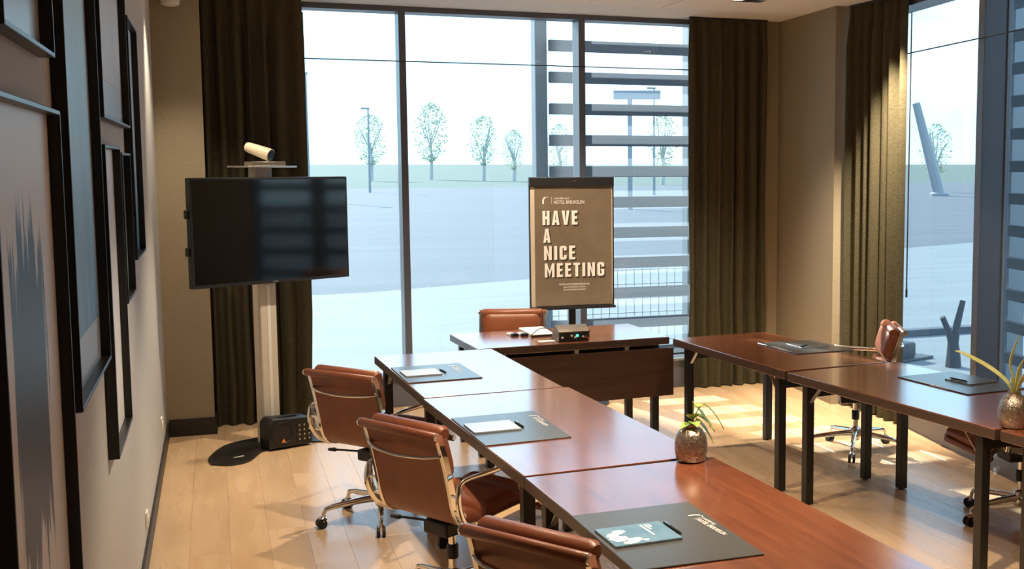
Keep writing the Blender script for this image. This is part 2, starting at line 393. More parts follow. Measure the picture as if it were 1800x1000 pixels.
# window in the right wall
w2 = thing('window_2', 'tall right hand window with a thick grey mullion', 'window', (0, 0, 0), kind='structure')
def rbox(mb, s0, s1, o0, o1, z0, z1): return mb.prism([rw(s0, o0), rw(s1, o0), rw(s1, o1), rw(s0, o1)], z0, z1)
part('window_frame', rbox(MB(), 5.82, 8.36, .0, .20, 3.06, ZC), 'frame_alu', w2, .004)
part('window_frame', rbox(MB(), 5.82, 8.36, -.05, .20, -.14, .235), 'frame_alu', w2, .004)
part('window_sill', rbox(MB(), 5.82, 8.36, -.08, .02, .235, .258), 'galv', w2, .003)
for s0, s1 in ((5.82, 5.86), (6.475, 6.56), (8.28, 8.36)):
    part('mullion', rbox(MB(), s0, s1, 0, .20, .235, 3.06), 'frame_alu', w2, .003)
for s0, s1 in ((5.86, 6.475), (6.56, 8.28)):
    part('window_pane', rbox(MB(), s0, s1, .180, .184, .258, 3.06), 'glass', w2)
    part('gasket', rbox(MB(), s0, s0 + .012, .172, .180, .258, 3.06), 'white_plastic', w2) if False else None
part('gasket', rbox(MB(), 6.463, 6.475, .160, .178, .258, 3.06), 'galv', w2)
part('cross_rail', MB().cyl((*rw(5.83, -.006), 2.717), (*rw(8.34, -.006), 2.717), .0045, 8), 'black_metal', w2)

# ------------------------------------------------------------------ curtains
def curtain(name, p, q, label, pleats, z0, z1, amp=.042, seed=1):
    rnd = random.Random(seed); p, q = Vector(p), Vector(q); d = (q - p); l = d.length; d.normalize(); nrm = Vector((-d.y, d.x))
    n = pleats * 10; zs = [z0, z0 + .25, z0 + .8, z0 + 1.6, z1 - .3, z1 - .06, z1]
    ws = [rnd.uniform(.65, 1.5) for _ in range(pleats)]; tot = sum(ws); cum = [0]
    for a in ws: cum.append(cum[-1] + a / tot)
    ph = [rnd.uniform(.55, 1.15) for _ in range(pleats)]
    vs = []
    for zi, z in enumerate(zs):
        sway = [rnd.uniform(-.012, .012) if 0 < zi < len(zs) - 2 else 0 for _ in range(pleats + 1)]
        hem = .4 if zi >= len(zs) - 2 else 1.0
        row = []
        for i in range(n + 1):
            k = min(i // 10, pleats - 1); f = (i - k * 10) / 10
            t = cum[k] + (cum[k + 1] - cum[k]) * f
            a = amp * ph[k] * math.sin(PI * f * 1.0) ** .8 * (1 if k % 2 else -1) * hem
            base = p + d * (t * l + sway[k] * (1 - f) + sway[k + 1] * f)
            row.append((base + nrm * a, base + nrm * (a + .006)))
        vs.append(row)
    mb = MB(); V = []; F = []; m = n + 1
    for zi, z in enumerate(zs):
        for a, b in vs[zi]: V.append((a.x, a.y, z))
        for a, b in vs[zi]: V.append((b.x, b.y, z))
    R2 = 2 * m
    for zi in range(len(zs) - 1):
        for i in range(n):
            a = zi * R2 + i; F.append((a, a + 1, a + 1 + R2, a + R2)); b = a + m; F.append((b + 1, b, b + R2, b + 1 + R2))
        for i in (0, n):
            a = zi * R2 + i; F.append((a, a + m, a + m + R2, a + R2))
    for i in range(n):
        F.append((i, i + m, i + m + 1, i + 1)); t = (len(zs) - 1) * R2 + i; F.append((t, t + 1, t + 1 + m, t + m))
    mb.add(V, F); r = thing(name, label, 'curtain', (0, 0, 0), group='floor length curtains')
    part('curtain_fabric', mb, 'curtain', r, angle=60)
    part('curtain_track', MB().bar((p.x, p.y, z1 + .008), (q.x, q.y, z1 + .008), .03, .016), 'black_metal', r)
    return r
curtain('curtain', (-.0535, 9.27), (.640, 9.25), 'dark olive curtain behind the television on its stand', 13, .008, 3.122, seed=3)
curtain('curtain', (3.742, 9.40), (4.455, 9.40), 'dark olive curtain on the back window beside the corner wall', 13, .008, 3.122, seed=5)
a = rw(8.30, -.10); b = rw(7.52, -.05)
curtain('curtain', (4.655, 8.31), b, 'dark olive curtain with a pool of lamplight at the right window', 13, .008, 3.122, amp=.05, seed=8)
part_pull = None
for (x, y, z0, z1, lab) in ((.662, 9.50, 1.07, 3.05, 'thin black curtain pull rod hanging beside the television'),
                            (rw(7.50, -.03)[0], rw(7.50, -.03)[1], .95, 3.0, 'thin black curtain pull rod hanging at the right window')):
    o = thing('curtain_rod_pull', lab, 'pull rod', (x, y, 0), group='curtain pull rods')
    part('rod', MB().cyl((0, 0, z0), (0, 0, z1), .005, 8), 'black_metal', o); part('grip', MB().cyl((0, 0, z0 - .002), (0, 0, z0 + .06), .008, 8), 'black_plastic', o)

# ------------------------------------------------------------------ ceiling lamps
glow = MB().lathe([(.036, -.0165), (.036, -.0135)], 16).mesh('lens', 'lamp_glow'); ring = MB().lathe([(.036, -.016), (.046, -.020), (.054, -.016), (.054, -.0125)], 20).mesh('trim_ring', 'white_plastic')
def downlight(x, y, power, cone, label, tgt=None, blend=.45):
    o = thing('downlight', label, 'downlight', (x, y, ZC), group='recessed ceiling downlights')
    put('trim_ring', ring, o); put('lens', glow, o)
    ld = bpy.data.lights.new('lamp', 'SPOT'); ld.energy = power * LAMP; ld.color = (1, .83, .60); ld.spot_size = math.radians(cone); ld.spot_blend = blend; ld.shadow_soft_size = .04
    lo = bpy.data.objects.new('lamp', ld); C.objects.link(lo); lo.parent = o; lo.location = (0, 0, -.03)
    if tgt: lo.rotation_euler = (Vector(tgt) - Vector((x, y, ZC - .03))).to_track_quat('-Z', 'Y').to_euler()
downlight(1.15, 7.6, 330, 95, 'downlight over the far end of the left table row')
downlight(1.10, 5.2, 330, 95, 'downlight over the middle of the left table row')
downlight(1.95, 3.75, 520, 80, 'downlight over the near end of the left table row')
downlight(3.65, 8.2, 350, 84, 'downlight over the far end of the right table row', None, 1.0)
downlight(3.60, 5.6, 150, 95, 'downlight over the middle of the right table row')
downlight(3.20, 2.8, 120, 95, 'downlight over the near end of the right table row')
downlight(4.40, 7.28, 1150, 62, 'downlight close to the right window curtain', (4.64, 7.72, 1.2), .9)
downlight(-.12, 8.20, 150, 80, 'downlight close to the corner by the picture wall', (-.2, 8.75, 0), .9)
downlight(2.35, 8.0, 330, 84, 'downlight in front of the flip chart', (2.42, 8.9, .8), .9)

# ------------------------------------------------------------------ outside: ground, louvres, added sun-blocking canopy
g = MB(); g.prism([(-60, 9.9), (rw(9.9, .3)[0], 9.9), rw(9.0, .3), rw(-20, .3), (120, -20), (120, 57), (20, 27.2), (2.2, 19.7), (-60, 12)], -.4, -.15)
tag(part('ground_paving', g, 'paving'), 'pale paved strip outside the windows', 'paving', kind='structure')
g = MB(); g.prism([(-200, 8), (-60, 12), (2.2, 19.7), (20, 27.2), (120, 57), (240, 110), (240, 150), (-200, 60)], -.4, -.16)
tag(part('ground_road', g, 'asphalt'), 'wide grey asphalt road outside the windows', 'road', kind='structure')
g = MB(); g.prism([(-2500, -400), (-200, 60), (240, 150), (2500, 600), (2500, 3500), (-2500, 3500)], -.4, -.17)
tag(part('ground_grass', g, 'grass'), 'green field on the horizon beyond the road', 'grass', kind='structure')
up_ = MB(); up_.prism([(XL - .5, -6), rw(-6, .3), rw(8.36, .3), (5.35, 9.85), (XL - .5, 9.85)], ZC + .16, 9.5)  # unseen block, added to keep sky light off the inner slat faces
tag(part('upper_storeys_sky_block', up_, 'concrete'), 'unseen upper storeys added above the meeting room to block sky light', 'building', kind='structure')
# slab on posts added out of view, to keep sun off the left panes
ob = thing('sun_block_canopy', 'unseen canopy slab on posts, added to keep sun off the left panes', 'canopy', (0, 0, -.15))
part('blocker_slab', MB().prism([(-9, 18.6), (.50, 18.6), (-.92, 24.4), (-9, 24.4)], 8.75, 8.95), 'concrete', ob)
for px_, py_ in ((-8, 19.4), (-8, 23.6), (-4.5, 19.4), (-4.5, 23.6)): part('post', MB().box(px_ - .12, px_ + .12, py_ - .12, py_ + .12, 0, 8.75), 'galv', ob, .01)

def louvre(label, p, q, zt, n, dz, ht, dp, posts):
    """horizontal slats between posts; p, q are the ends of the screen on the ground"""
    o = thing('louver_screen', label, 'sun screen', (p[0], p[1], -.15)); d = Vector(q) - Vector(p); l = d.length; o.rotation_euler = (0, 0, math.atan2(d.y, d.x))
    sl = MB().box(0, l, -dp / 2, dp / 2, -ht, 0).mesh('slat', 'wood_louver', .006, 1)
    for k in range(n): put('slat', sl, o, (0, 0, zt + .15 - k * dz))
    pm = MB().box(-.055, .055, .05, .20, 0, zt + .9).mesh('post', 'galv', .006, 1)
    for t in posts: put('post', pm, o, (t * l, 0, 0))
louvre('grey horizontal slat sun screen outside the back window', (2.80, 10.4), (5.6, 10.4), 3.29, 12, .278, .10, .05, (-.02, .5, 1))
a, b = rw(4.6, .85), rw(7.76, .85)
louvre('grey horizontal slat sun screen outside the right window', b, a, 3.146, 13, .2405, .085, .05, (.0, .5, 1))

mf = thing('mesh_fence', 'thin wire mesh fence behind the slat sun screen', 'fence', (2.95, 11.0, -.15))
wg = MB()
for k in range(34): wg.bar((k * .085, 0, 0), (k * .085, 0, 1.05), .005, .005)
for k in range(8): wg.bar((0, 0, .06 + k * .14), (2.8, 0, .06 + k * .14), .005, .005)
o = part('wire_grid', wg, 'galv', mf); o['kind'] = 'stuff'
for k in (0, 2.8): part('post', MB().box(k - .02, k + .02, -.02, .02, 0, 1.08), 'galv', mf)

def blob(mb, c, r, seed, sub=2):
    bm = bmesh.new(); bmesh.ops.create_icosphere(bm, subdivisions=sub, radius=1); rn = random.Random(seed)
    vs = [Vector(c) + Vector((v.co.x * r[0], v.co.y * r[1], v.co.z * r[2])) * rn.uniform(.72, 1.2) for v in bm.verts]
    bm.verts.index_update(); fs = [[v.index for v in f.verts] for f in bm.faces]; bm.free(); mb.add(vs, fs)
def far_point(px, dist):                              # place by bearing: px is the photograph column at the horizon
    t = (px - 1189) / 2100; yw = math.radians(21.09); dx = math.sin(yw) + math.cos(yw) * t; dy = math.cos(yw) - math.sin(yw) * t
    s = math.hypot(dx, dy); return (dx / s * dist, dy / s * dist)
trees = [(655, 150, 8, 'slender far tree seen just left of the left mullion'), (760, 160, 10, 'broad far tree just right of the left mullion'),
         (852, 150, 8, 'far tree in the middle of the wide window pane'), (905, 140, 6, 'small far tree left of the slat screen post'),
         (985, 150, 7, 'far tree behind the slat screen post'), (1165, 120, 7, 'far tree beside the dark curtain seen through slats'),
         (1642, 90, 5, 'far small tree seen through the right window'), (1785, 110, 6, 'far tree behind the right slat screen')]
for k, (px, dist, h, lab) in enumerate(trees):
    p = far_point(px, dist); o = thing('tree', lab, 'tree', (p[0], p[1], -.17), group='trees along the far field')
    part('trunk', MB().tube([(0, 0, 0), (.1, 0, h * .3), (0, .1, h * .55)], [.22, .17, .1], 7), 'bark_pale', o)
    mb = MB(); rn = random.Random(k * 20)
    for j in range(6):
        az = rn.uniform(0, 6.28); r = rn.uniform(.1, .22) * h
        part('branch', MB().tube([(0, .05, h * rn.uniform(.25, .5)), (r * .5 * math.cos(az), r * .5 * math.sin(az), h * .62), (r * math.cos(az), r * math.sin(az), h * rn.uniform(.7, .95))], [.09, .06, .03], 5), 'bark_pale', o)
    for j in range(900):
        u = rn.uniform(-1, 1); az = rn.uniform(0, 6.28); rr = rn.uniform(.1, 1) ** .6 * math.sqrt(1 - u * u); q = h * rn.uniform(.012, .024)
        c = Vector((rr * math.cos(az) * h * .25, rr * math.sin(az) * h * .25, h * (.62 + .38 * u)))
        a1 = Vector((rn.gauss(0, 1), rn.gauss(0, 1), rn.gauss(0, 1))).normalized(); a2 = a1.orthogonal().normalized()
        mb.add([c - a1 * q, c + a2 * q * .6, c + a1 * q, c - a2 * q * .6], [(0, 1, 2, 3)])
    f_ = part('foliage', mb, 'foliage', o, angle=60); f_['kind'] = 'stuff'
p = far_point(1108, 55); o = thing('sign_pylon', 'tall pole with a wide flat top seen through the slats', 'pole', (p[0], p[1], -.16), -math.radians(21))
part('pole', MB().tube([(0, 0, 0), (0, 0, 5.2)], .11, 10), 'galv', o); part('sign_panel', MB().box(-.75, 1.4, -.1, .1, 5.0, 5.4), 'galv', o, .03)
for px, dist, h, lab in ((545, 70, 7, 'thin lamp post at the left edge of the window'), (652, 90, 6, 'thin lamp post far beyond the left pane'), (1150, 80, 7, 'thin lamp post behind the slats by the curtain')):
    p = far_point(px, dist); o = thing('lamp_post', lab, 'lamp post', (p[0], p[1], -.16), group='lamp posts along the road')
    part('pole', MB().tube([(0, 0, 0), (0, 0, h)], [.09, .05], 8), 'galv', o); part('lamp_head', MB().box(-.5, .1, -.1, .1, h, h + .12), 'galv', o, .02)
p = far_point(1650, 80); q = far_point(1606, 80); o = thing('leaning_pole', 'grey pole leaning over the road outside the right window', 'pole', (p[0], p[1], -.16))
part('pole', MB().tube([(0, 0, 0), (q[0] - p[0], q[1] - p[1], 6.0)], [.40, .26], 9), 'galv', o); part('foot', MB().lathe([(.6, 0), (.6, .15), (.45, .25)], 12), 'galv', o)
p = (7.0, 10.27); o = thing('bare_trunk', 'forked bare tree trunk outside the right window', 'tree', (p[0], p[1], -.15))
part('trunk', MB().tube([(0, 0, 0), (.0, 0, .14), (-.01, 0, .27)], [.085, .07, .055], 9), 'bark', o)
part('branch', MB().tube([(-.01, 0, .22), (-.06, 0, .36), (-.14, .0, .52)], [.045, .034, .030], 8), 'bark', o)
part('branch', MB().tube([(-.0, 0, .22), (.03, 0, .42), (.10, .0, .68)], [.05, .04, .03], 8), 'bark', o)
p = (6.95, 10.94); o = thing('bollard', 'squat dark block on the paving outside the right window', 'bollard', (p[0], p[1], -.15), math.radians(20))
part('body', MB().prism([(-.34, -.12), (-.10, -.12), (-.06, .12), (-.34, .12)], .03, .19), 'black_plastic', o, .03, 3); part('foot', MB().box(-.42, .12, -.18, .18, 0, .03), 'black_plastic', o, .01)
kb = MB(); kb.prism([(6.2, 12.25), (30, 12.6), (30, 12.75), (6.2, 12.4)], -.15, -.07)
tag(part('kerb_edge', kb, 'asphalt', bevel=.01), 'dark kerb line across the paving outside', 'kerb', kind='structure')

# ================================================================== framed pictures on the left wall
FX = XL + .036
def picture(y0, y1, z0, z1, art, label, fw=.011, mat=None):
    o = thing('framed_picture', label, 'picture', (XL, (y0 + y1) / 2, z0), group='black framed pictures on the left wall')
    hy = (y1 - y0) / 2; H = z1 - z0; d = .036
    for a in ((-hy, -hy + fw, 0, H), (hy - fw, hy, 0, H), (-hy + fw, hy - fw, 0, fw), (-hy + fw, hy - fw, H - fw, H)):
        part('frame_rail', MB().box(.001, d, *a), 'picture_black', o, .0015, 1)
    part('artwork', MB().box(.002, .008 if not mat else .007, -hy + fw, hy - fw, fw, H - fw), mat or art, o)
    if mat: part('print', MB().box(.007, .0085, -hy + fw + .06, hy - fw - .06, fw + .14, H - fw - .07), art, o)
    return o
picture(2.42, 3.15, 2.165, 2.98, 'art_pale', 'pale print in black frame hanging nearest the viewer, high up', mat='paper')
picture(2.245, 3.19, .76, 2.045, 'art_stroke', 'large print of a dark blue brush stroke in a black frame')
picture(3.36, 4.28, 1.285, 2.98, 'art_blue', 'tall blue abstract print in black frame beside the brush stroke print', mat='paper')
picture(4.45, 5.80, 2.075, 2.98, 'art_mist', 'misty grey print in black frame above two smaller pictures', mat='paper')
picture(4.42, 5.12, .915, 1.985, 'art_pale', 'pale smudged print in the lowest hanging black frame')
picture(5.20, 5.71, 1.365, 1.965, 'art_dark', 'small dark print in black frame under the misty print')
picture(5.93, 6.62, 1.485, 2.58, 'art_dusk', 'deep blue print in the black frame furthest from the viewer')
for (y, z, lab) in ((8.10, .285, 'white wall socket on the picture wall near the corner'), (6.22, .20, 'white double wall socket low on the picture wall under the pictures')):
    o = thing('wall_socket', lab, 'socket', (XL, y, z), group='wall sockets'); part('plate', MB().box(0, .012, -.04, .04, -.04, .04), 'white_plastic', o, .003)
    part('insert', MB().lathe([(.022, 0), (.022, .004), (.018, .004), (.016, .001)], 14, (.012, 0, 0), Matrix.Rotation(PI / 2, 3, 'Y')), 'white_plastic', o)
o = thing('motion_sensor', 'small white sensor mounted high on the tan pier', 'sensor', (-.235, 9.02, 3.0))
part('sensor_body', MB().lathe([(.030, -.012), (.058, 0), (.062, .03), (.05, .06)], 20, (0, -.045, 0)), 'white_plastic', o); part('mount', MB().box(-.03, .03, -.04, 0, .02, .11), 'white_plastic', o, .006)

# ================================================================== tables
LEG = .05; TH = .74; TT = .05
def table(label, cx, cy, wd, ln, rz, legs=True, ends=(0, 1), mat='veneer', inset=.055, sides=(-1, 1)):
    """wd along local x, ln along local y"""
    o = thing('meeting_table', label, 'table', (cx, cy, 0), rz, 'dark wood meeting tables')
    part('table_top', MB().box(-wd / 2, wd / 2, -ln / 2, ln / 2, TH - TT, TH), mat, o, .0025)
    part('edge_strip', MB().box(-wd / 2 - .0015, wd / 2 + .0015, -ln / 2 - .0015, ln / 2 + .0015, TH - TT + .004, TH - .006), 'edge_band', o)
    for sy in (-1, 1):
        yy = sy * (ln / 2 - inset - LEG / 2 - .05)
        for sx in (-1, 1):
            xx = sx * (wd / 2 - .03 - LEG / 2)
            lg = part('leg', MB().box(xx - LEG / 2, xx + LEG / 2, yy - LEG / 2, yy + LEG / 2, 0.004, TH - TT), 'black_metal', o, .003)
            part('brace', MB().bar((xx, yy - sy * .028, TH - TT - .10), (xx, yy - sy * .12, TH - TT - .006), .02, .008), 'steel', lg)
            part('foot_pad', MB().lathe([(.016, 0), (.016, .004)], 10, (xx, yy, 0)), 'rubber', lg)
        part('crossbar', MB().box(-wd / 2 + .03 + LEG, wd / 2 - .03 - LEG, yy - .018, yy + .018, TH - TT - .075, TH - TT), 'black_metal', o, .002)
    return o
R = math.radians
table('dark wood table at the far end of the left row', 1.289, 6.768, .738, 1.445, R(2.75))
table('dark wood table in the middle of the left row', 1.389, 5.205, .775, 1.650, R(3.9))
table('dark wood table at the near end of the left row', 1.498, 3.525, .79, 1.66, R(3.2))
bt = table('dark wood cross table in front of the back window', 2.186, 7.932, 1.34, .748, R(3.0), mat='veneer_x')
table('dark wood table at the far end of the right row', 3.302, 6.83, .725, 1.435, R(5.4))
table('dark wood table in the middle of the right row', 3.500, 5.260, .785, 1.66, R(7.4))
table('dark wood table at the near end of the right row', 3.715, 3.70, .785, 1.44, R(7.4))
mp_ = thing('modesty_panel', 'brown wooden front panel hanging below the cross table', 'panel', (2.205, 7.56, 0), R(3.0))
part('board', MB().box(-.665, .70, -.012, .012, .335, .665), 'panel_brown', mp_, .002)
for k in (-.5, 0, .36): part('bracket', MB().box(k - .015, k + .015, .0, .05, .62, .695), 'steel', mp_, .001)

# ================================================================== chairs
PROF = [(.268, .418), (.255, .440), (.22, .452), (.10, .440), (-.06, .422), (-.155, .424), (-.212, .455), (-.240, .515), (-.258, .60), (-.283, .71), (-.318, .83)]
pc = catmull([(0, y, z) for y, z in PROF], 6)
def profile_sheet(x0, x1, th, off, pts):
    """closed thick sheet along the profile"""
    mb = MB(); n = len(pts); V = []; 
    for i, p in enumerate(pts):
        d = (pts[min(i + 1, n - 1)] - pts[max(i - 1, 0)]).normalized(); nr = Vector((0, -d.z, d.y))       # normal, up for the seat, forward for the back
        if nr.z < 0 and abs(nr.z) > abs(nr.y): nr = -nr
        nr = Vector((0, d.z, -d.y))
        for xx, oo in ((x0, off - th / 2), (x1, off - th / 2), (x1, off + th / 2), (x0, off + th / 2)): V.append(p + nr * oo + Vector((xx, 0, 0)))
    F = [(0, 1, 2, 3)[::-1], tuple(range(4 * n - 4, 4 * n))]
    for i in range(n - 1):
        for k in range(4): F.append((4 * i + k, 4 * i + (k + 1) % 4, 4 * i + 4 + (k + 1) % 4, 4 * i + 4 + k))
    return mb.add(V, F)
def pad(i0, i1, th=.052, wd=.205):
    """soft cushion lying on the sitting side of the profile between samples i0 and i1"""
    seg = pc[i0:i1 + 1]; n = len(seg); V = []; F = []; K = 12
    for i in range(n):
        d = (seg[min(i + 1, n - 1)] - seg[max(i - 1, 0)]).normalized(); nr = Vector((0, d.z, -d.y))
        t = i / (n - 1); e = (1 - abs(2 * t - 1) ** 5) ** .5 if 0 < t < 1 else 0
        for k in range(K + 1):
            s = 2 * k / K - 1; e2 = (1 - abs(s) ** 10) ** .5
            V.append(seg[i] + nr * (.007 + th * e * (.62 + .38 * e2)) + Vector((s * wd, 0, 0)))
    m = K + 1; o = len(V)
    for i in range(n):
        d = (seg[min(i + 1, n - 1)] - seg[max(i - 1, 0)]).normalized(); nr = Vector((0, d.z, -d.y))
        for k in range(K + 1): V.append(seg[i] + nr * .004 + Vector(((2 * k / K - 1) * wd, 0, 0)))
    for i in range(n - 1):
        for k in range(K):
            a = i * m + k; F.append((a, a + 1, a + 1 + m, a + m)); b = o + a; F.append((b + 1, b, b + m, b + 1 + m))
        for k in (0, K): a = i * m + k; F.append((a, a + m, o + a + m, o + a))
    for k in range(K):
        F.append((k, o + k, o + k + 1, k + 1)); t = (n - 1) * m + k; F.append((t, t + 1, o + t + 1, o + t))
    return MB().add(V, F)
def make_chair(label):
    o = thing('office_chair', label, 'chair', group='brown leather meeting chairs')
    part('leather_sling', profile_sheet(-.222, .222, .012, 0, pc), 'leather', o, angle=60)
    nP = len(pc) - 1
    for a, b in ((3, 14), (14, 24), (24, 33)): part('seat_pad', pad(a, b, .055, .216), 'leather', o, angle=70)
    for a, b in ((38, 44), (44, 50), (50, 60)): part('back_pad', pad(a, b, .080 if b == 60 else .074, .216), 'leather', o, angle=70)
    top = pc[-1]
    part('top_roll', MB().tube([(-.245, top.y - .012, top.z), (-.24, top.y - .012, top.z), (.24, top.y - .012, top.z), (.245, top.y - .012, top.z)], [.014, .020, .020, .014], 14), 'leather', o, angle=60)
    part('top_pad', MB().tube([(-.218, top.y + .047, top.z - .004), (-.208, top.y + .047, top.z - .002), (.208, top.y + .047, top.z - .002), (.218, top.y + .047, top.z - .004)], [.028, .037, .037, .028], 16), 'leather', o, angle=60)
    part('front_roll', MB().tube([(-.24, .268, .414), (.24, .268, .414)], .019, 12), 'leather', o, angle=60)
    for s in (-1, 1):
        x0, x1 = (.222, .242) if s > 0 else (-.242, -.222)
        sf = part('side_frame', profile_sheet(x0, x1, .030, .004, pc), 'chrome', o, .003, 1)
        part('end_cap', MB().cyl((s * .244, top.y - .012, top.z), (s * .252, top.y - .012, top.z), .017, 14), 'chrome', sf)
        part('end_cap', MB().cyl((s * .24, .268, .414), (s * .247, .268, .414), .015, 12), 'chrome', sf)
        arm = catmull([(s * .244, -.165, .428), (s * .272, -.222, .462), (s * .288, -.258, .530), (s * .290, -.262, .590), (s * .290, -.235, .640), (s * .290, -.06, .652), (s * .290, .10, .664), (s * .288, .155, .640), (s * .274, .172, .55), (s * .247, .178, .447)], 5)
        rad = [.020 if k < 15 else (.020 - (k - 15) * .0015 if k < 20 else .0125) for k in range(len(arm))]
        ar = part('armrest', MB().tube(arm, rad, 10, sx=.55, sy=1.0), 'chrome', o, angle=60)
        for zz, yy in ((.505, -.240), (.575, -.254)): part('arm_bolt', MB().cyl((s * .236, yy, zz), (s * .288, yy - .006, zz), .008, 8), 'chrome', ar)
    part('back_brace', MB().tube(catmull([(-.224, -.302, .745), (-.16, -.328, .737), (0, -.345, .730), (.16, -.328, .737), (.224, -.302, .745)], 5), .012, 8, sx=1., sy=.6), 'chrome', o, angle=60)
    part('seat_brace', MB().tube([(-.225, .05, .425), (-.12, .04, .405), (.12, .04, .405), (.225, .05, .425)], .011, 8), 'chrome', o)
    part('seat_brace', MB().tube([(-.225, -.10, .412), (-.12, -.06, .400), (.12, -.06, .400), (.225, -.10, .412)], .011, 8), 'chrome', o)
    part('mechanism', MB().box(-.075, .075, -.15, .06, .335, .398), 'black_plastic', o, .012)
    lv = part('lever', MB().tube([(-.06, -.06, .365), (-.23, -.13, .372), (-.25, -.138, .372)], [.005, .006, .006], 8), 'black_plastic', o)
    part('knob', MB().tube([(-.24, -.134, .372), (-.25, -.138, .372), (-.285, -.152, .372)], [.008, .012, .008], 8), 'black_plastic', lv)
    part('gas_column', MB().lathe([(.017, .10), (.017, .34)], 14, (0, -.05, 0)), 'chrome', o); part('column_sleeve', MB().lathe([(.024, .215), (.026, .22), (.026, .272), (.022, .278)], 14, (0, -.05, 0)), 'black_plastic', o)
    part('hub', MB().lathe([(.026, .075), (.034, .085), (.036, .15), (.028, .165), (.02, .17)], 16, (0, -.05, 0)), 'chrome', o)
    for k in range(5):
        a = 2 * PI * k / 5 + .45; ca, sa = math.cos(a), math.sin(a)
        lg = part('leg', MB().tube([(ca * r, sa * r - .05, z) for r, z in ((.02, .125), (.12, .121), (.26, .108), (.300, .099), (.312, .082), (.314, .062))], [.022, .018, .014, .012, .011, .010], 10), 'chrome', o, angle=60)
        t = Vector((-sa, ca, 0)); c = Vector((ca * .326, sa * .326 - .05, .027)); f = Vector((ca, sa, 0))
        for s in (-1, 1): part('caster_wheel', MB().cyl(c + t * s * .006, c + t * s * .022, .027, 14), 'rubber', lg)
        part('caster_hood', MB().tube([c + Vector((0, 0, .012)) - f * .012, c + Vector((0, 0, .026)) - f * .004, c + Vector((0, 0, .035)) - f * .012], [.024, .020, .011], 10), 'chrome', lg)
    return o
proto = None
def chair(label, bx, by, fx, fy, off=.30):
    """bx, by: floor point under the middle of the back's top; fx, fy: facing direction"""
    global proto
    if proto is None: o = proto = make_chair(label)
    else: o = copy_tree(proto)
    l = math.hypot(fx, fy); fx, fy = fx / l, fy / l
    o.location = (bx + fx * off, by + fy * off, 0); o.rotation_euler = (0, 0, math.atan2(-fx, fy)); o['label'] = label
    return o
chair('brown leather chair nearest the television, at the far left table', .590, 6.33, .785, .62)
chair('brown leather chair with whole chrome arm in view at the middle left table', .695, 4.94, .86, .51)
chair('brown leather chair cut off by the bottom edge of the photo', .82, 3.30, .83, .556)
chair('orange-brown leather chair behind the cross table at the window', 2.01, 8.56, -.30, -.95, .28)
chair('brown leather chair seen edge on at the far right table', 4.19, 6.83, -.92, .39)
chair('brown leather chair pushed under the right table by the pale plant', 4.26, 5.20, -.99, .12)

# ================================================================== television on its stand
tv = thing('television_stand', 'silver pillar stand on a black foot plate carrying the television', 'stand', (.292, 8.575, 0), R(28.9))
bp = catmull([(-.58, -.27, 0), (-.50, -.385, 0), (-.36, -.37, 0), (-.17, -.20, 0), (0, -.15, 0), (.17, -.20, 0), (.36, -.37, 0), (.50, -.385, 0), (.58, -.27, 0), (.50, -.10, 0), (.25, .14, 0), (0, .18, 0), (-.25, .14, 0), (-.50, -.10, 0), (-.58, -.27, 0)], 4)[:-1]
part('foot_plate', MB().prism([(p.x, p.y) for p in bp], 0, .012), 'black_metal', tv, .003)
part('plate_label', MB().box(-.40, -.33, -.245, -.23, .012, .0125), 'white_plastic', tv)
part('pillar', MB().prism(rrect(-.062, .062, -.05, .05, .012), .012, 1.895), 'pillar_paint', tv, .002, angle=30)
part('cable_channel', MB().box(-.012, .012, -.053, -.05, .05, 1.1), 'white_plastic', tv)
part('shelf', MB().prism(rrect(-.19, .19, -.16, .10, .02), 1.895, 1.907), 'steel', tv, .002)
part('screen_mount', MB().box(-.20, .20, -.075, -.05, 1.30, 1.66), 'black_metal', tv, .003)
o = thing('television', 'black flat screen television turned towards the tables', 'television', (.292, 8.575, 0), R(28.9))
o.location = (.352, 8.467, 0)
part('body', MB().box(-.585, .585, -.022, .03, 1.122, 1.832), 'black_plastic', o, .006)
part('screen', MB().box(-.569, .569, -.0235, -.0215, 1.146, 1.816), 'tv_screen', o)
part('back_cover', MB().box(-.40, .40, .03, .045, 1.2, 1.7), 'black_plastic', o, .006)
for z in (1.36, 1.60): part('side_clip', MB().box(-.607, -.583, -.005, .02, z - .028, z + .028), 'black_plastic', o, .005)
part('maker_badge', MB().box(-.02, .02, -.0235, -.0215, 1.131, 1.136), 'steel', o)
o = thing('conference_camera', 'cream tube shaped conference camera on the shelf above the television', 'camera', (.30, 8.555, 1.907), R(20))
part('codec_box', MB().box(-.10, .13, -.10, .04, 0, .028), 'steel', o, .004)
part('neck', MB().tube([(.03, -.035, .028), (.03, -.035, .06)], .009, 10), 'chrome', o)
cb = part('camera_body', MB().tube([(-.06, .085, .128), (-.052, .074, .124), (.025, -.03, .082), (.045, -.058, .071)], [.030, .034, .042, .042], 18), 'cream_plastic', o, angle=50)
part('camera_lens', MB().tube([(.045, -.058, .071), (.048, -.062, .0695)], [.037, .034], 18), 'tv_screen', cb)

